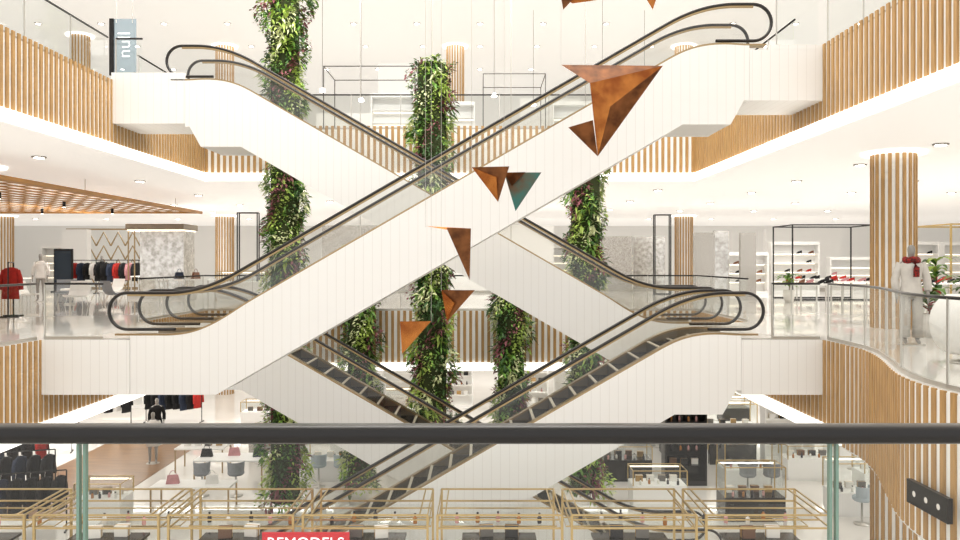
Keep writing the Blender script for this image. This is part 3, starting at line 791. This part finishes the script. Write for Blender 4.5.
# ---------------- ground floor ----------------
Z=-H
structure('floor',M().box(-14.2,-10.6,21.5,32,Z,Z+.012),[woodf],'warm oak floor zone on the ground floor')
tw='white display table on bronze legs'
table(-7.6,24.6,Z,2.1,1.0,.92,white,bronze,tw); table(-9.2,26.6,Z,1.6,.9,.8,white,bronze,tw); table(-8.0,22.4,Z,2.2,.8,.7,white,bronze,tw)
for k,x in enumerate((-8.4,-7.6,-6.8)): bag(x,24.6+.15*(k%2),Z+.92,(k*2+1)%6,.1*k)
for k,x in enumerate((-8.6,-7.5)): bag(x,22.4,Z+.7,(k+3)%6,.2)
boxes(-9.9,-8.5,26.6,Z+.8,4)
for x in (-8.2,-7.2): stool(x,23.6,Z,greyf)
cd='glass-topped white cosmetics counter with brass edging'; cdd='dark cosmetics counter with glass top and brass edging'
cl_=[(-4.6,25.5,1.8),(-2.4,27.5,1.6),(4.6,25.5,1.6),(8.2,24.4,1.7),(10.5,25.6,1.6),(-1.0,25.5,1.5),(1.2,27.5,1.8),(9.6,31,2),(13.0,33.2,2),(6.2,30.8,1.6),(-6.0,31,1.8),(3.2,32,1.8),(12.8,27.6,1.6),(-2.2,34,1.8),
 (5.0,22.6,1.5),(10.4,22.0,1.6),(8.6,27.6,1.6),(14.8,31.2,1.8),(6.9,34.5,1.8),(11.0,36.9,1.8),(14.8,36.2,1.8),(-7.2,28.4,1.8),(-9.0,33.5,1.8),
 (7.3,21.6,1.6),(12.4,21.2,1.4),(6.9,26.9,1.3),(16.8,33.5,1.8),(4.4,28.6,1.4),(-10.0,21.3,1.2),(8.9,34.4,1.4),(10.9,34.4,1.2),(-3.9,36.6,1.8),(12.8,30.2,1.3),(-4.6,28.2,1.2),
 (11.9,24.0,1.1),(13.9,25.3,1.2)]
for n_,(x,y,w) in enumerate(cl_):
    h=1.45 if x in (8.2,7.3,12.8,-4.6,9.6,11.9,10.4) else 1.1
    dk=n_%7==2
    counter(x,y,Z,w,.8,h,cdd if dk else cd,darkg if dk else (spark if n_%5==1 else white),0,.45 if h>1.2 else .62)
    zt=Z+h*(.45 if h>1.2 else .62)+.002
    if y<29: bottles(x-w/2+.1,x+w/2-.1,y-.3,y-.14,zt,5); boxes(x-w/2+.1,x+w/2-.1,y+.16,zt,4 if w>1.4 else 3)
    elif y<34: boxes(x-w/2+.1,x+w/2-.1,y,zt,4 if w>1.4 else 3)
    if n_%3==0 and n_!=30 and n_<33: stool(x-.35,y-.95,Z,(bluef,greyf,bluef)[n_//3%3]); stool(x+.35,y-.95,Z,(bluef,greyf,bluef)[n_//3%3])
for x,y,mt in ((6.35,24.9,darkg),(7.2,29.0,darkg),(-4.2,30,white),(2.4,36,white),(11.4,29.0,white),(15.5,28.5,white),(-1,38,white),(5.0,33.8,white),(10.4,27.6,white)):
    tall(x,y,Z,1.3,.5,2.55,'tall dark illuminated display cabinet with shelves' if mt is darkg else 'tall white illuminated display cabinet with shelves',mt,4)
    for j in range(4):
        zz=Z+.15+2.25*(j+1)/5+.022; 
        if j%2: bottles(x-.5,x+.5,y-.1,y+.1,zz,4)
        else: boxes(x-.5,x+.5,y,zz,3)
for x,y in ((-17,38),(-9,40),(-4,42),(5,42),(9,40),(12,40),(17,38.5),(21,38)): tall(x,y,Z,2.2,.5,2.6,wl,white,4)
rack(-13.2,34.5,Z,2.4,[cl[i2] for i2 in (0,0,3,0,0,3,0,1)]); rack(-15.8,33.7,Z,2.2,[cl[i2] for i2 in (0,3,0,0,2,0)])
rack(-11.6,20.3,Z,2.0,[cl[i2] for i2 in (0,3,0,0,0,0)],.3); rack(-13.0,22.6,Z,1.8,[cl[i2] for i2 in (0,0,3,0,0)],.3); rack(-14.8,25.4,Z,2.0,[cl[i2] for i2 in (0,3,0,0,1)],.3); rack(-15.8,28.8,Z,2.0,[cl[i2] for i2 in (0,2,3,0,1)],.3)
rack(14.6,22.6,Z,2.0,[cl[i2] for i2 in (0,0,3,4,0,0)]); rack(16.6,26.0,Z,1.8,[cl[i2] for i2 in (0,2,0,0,3)])
mannequin(-12.2,30.2,Z,.3,'mannequin in dark coat on ground floor',blackc,False,.6)
mannequin(-11.2,27.4,Z,.3,'mannequin in white coat on ground floor',whitec,False,.6)
# brass kiosks
def kiosk(x,y,w=1.9,d=1.4,h=3.04):
    t=thing('brass_kiosk',(x,y,Z),'open brass-framed cosmetics kiosk with glass shelves','kiosk','brass kiosks on the ground floor')
    r=.018
    for a in (-w/2,w/2):
        for b in (-d/2,d/2): part(t,'post',M().box(a-r,a+r,b-r,b+r,0,h),[brass])
    m=M()
    for hh in (h,h-.2):
        m.tube([(-w/2,-d/2,hh),(w/2,-d/2,hh),(w/2,d/2,hh),(-w/2,d/2,hh)],r,4,closed=True)
    for u in (-w/2+.12,w/2-.12): m.box(u-.01,u+.01,-d/2,d/2,h-.012,h+.012)
    for v in (-.3,.3): m.box(-w/2,w/2,v-.01,v+.01,h-.21,h-.19)
    part(t,'top_frame',m,[brass])
    part(t,'glass_shelf',M().add([(-w/2+.02,.15,h-.45),(w/2-.02,.15,h-.45),(w/2-.02,.6,h-.45),(-w/2+.02,.6,h-.45)],[(0,1,2,3)]),[glass])
    part(t,'shelf_rail',M().tube([(-w/2,.15,h-.45),(w/2,.15,h-.45),(w/2,.6,h-.45),(-w/2,.6,h-.45)],.014,4,closed=True),[brass])
    part(t,'glass_screen',M().quad((-w/2+.03,d/2-.05),(w/2-.03,d/2-.05),1.0,h-.24),[glass])
    part(t,'display_tower',M().box(-.55,.55,-.45,-.15,1.0,h-.5,0).box(-.5,.5,-.47,-.45,1.1,h-.58,1).box(-.58,.58,-.48,-.12,h-.5,h-.46,1),[spark,darkg])
    part(t,'counter_base',M().box(-w/2+.1,w/2-.1,-.45,.45,0,.95,0).box(-w/2+.05,w/2-.05,-.5,.5,.95,1.0,1),[white,darkg])
    return t
kx=(-7.9,-5.85,-3.8,-1.75,.3,2.35,4.4)
kk=kiosk(kx[0],12.9)
for x in kx[1:]: dup(kk,(x,12.9,Z))
for x in kx:
    bottles(x-.85,x+.85,13.1,13.4,Z+3.04-.448,5); boxes(x-.4,x+.4,12.6,Z+3.04-.459,2)
rs=thing('red_shop_sign',(-2.64,12.13,-3.0),'red sign board with white capital letters on kiosk','sign')
part(rs,'board',box_(-.66,.66,-.02,.02,0,.36),[redsign]); text(rs,'REMODELS',(0,-.028,.2),.24,lett)
vp=thing('wall_spotlight',(5.16,9.2,-1.28),'small black panel with three round lights on slatted edge','light',rz=math.radians(-90))
part(vp,'housing',box_(-.42,.42,-.03,.03,-.14,.14),[black])
for k in (-.25,0,.25):
    m=M(); m.add([(k+.035*math.cos(q),-.035,.035*math.sin(q)) for q in [6.283*i2/14 for i2 in range(14)]],[tuple(range(14))]); part(vp,'lens',m,[lens])

# ---------------- world & lights & camera ----------------
w=bpy.data.worlds.new('World'); S.world=w; w.use_nodes=True
w.node_tree.nodes['Background'].inputs[0].default_value=(1,.99,.975,1); w.node_tree.nodes['Background'].inputs[1].default_value=1.2
def area(x,y,z,sx,sy,e,rx=0):
    l=bpy.data.lights.new('added_fill_light','AREA'); l.shape='RECTANGLE'; l.size=sx; l.size_y=sy; l.energy=e; l.color=(1,.975,.94)  # area lights added as fill, not real fixtures
    o=bpy.data.objects.new('added_fill_light',l); COL.objects.link(o); o.location=(x,y,z); o.rotation_euler[0]=rx
    meta(o,'added fill light below the ceiling','light',group='added fill lights')
area(-1,14,TOP-.1,10,14,850)
area(-1,17.1,TOP-.5,14,1,1100,math.radians(28))  # added tilted wash to brighten far fascia and green columns
area(0,42,TOP-.1,40,3,600)
for z,e in ((H-1.6,.95),(-1.84,1.1)):
    area(0,34,z,34,.5,450*e); area(0,46,z,50,.5,450*e); area(15,24,z,.5,18,300*e); area(-15,33 if z>0 else 26,z,.5,14,300*e)  # fill strips added to brighten the middle and ground floors
cam=bpy.data.cameras.new('camera'); co=bpy.data.objects.new('camera',cam); COL.objects.link(co)
co.location=(0,0,EYE); co.rotation_euler=(math.pi/2,0,0); cam.lens=30; cam.sensor_width=36; cam.shift_y=-8/960; cam.clip_end=200
S.camera=co
S.view_settings.view_transform='Standard'
S.view_settings.exposure=.1
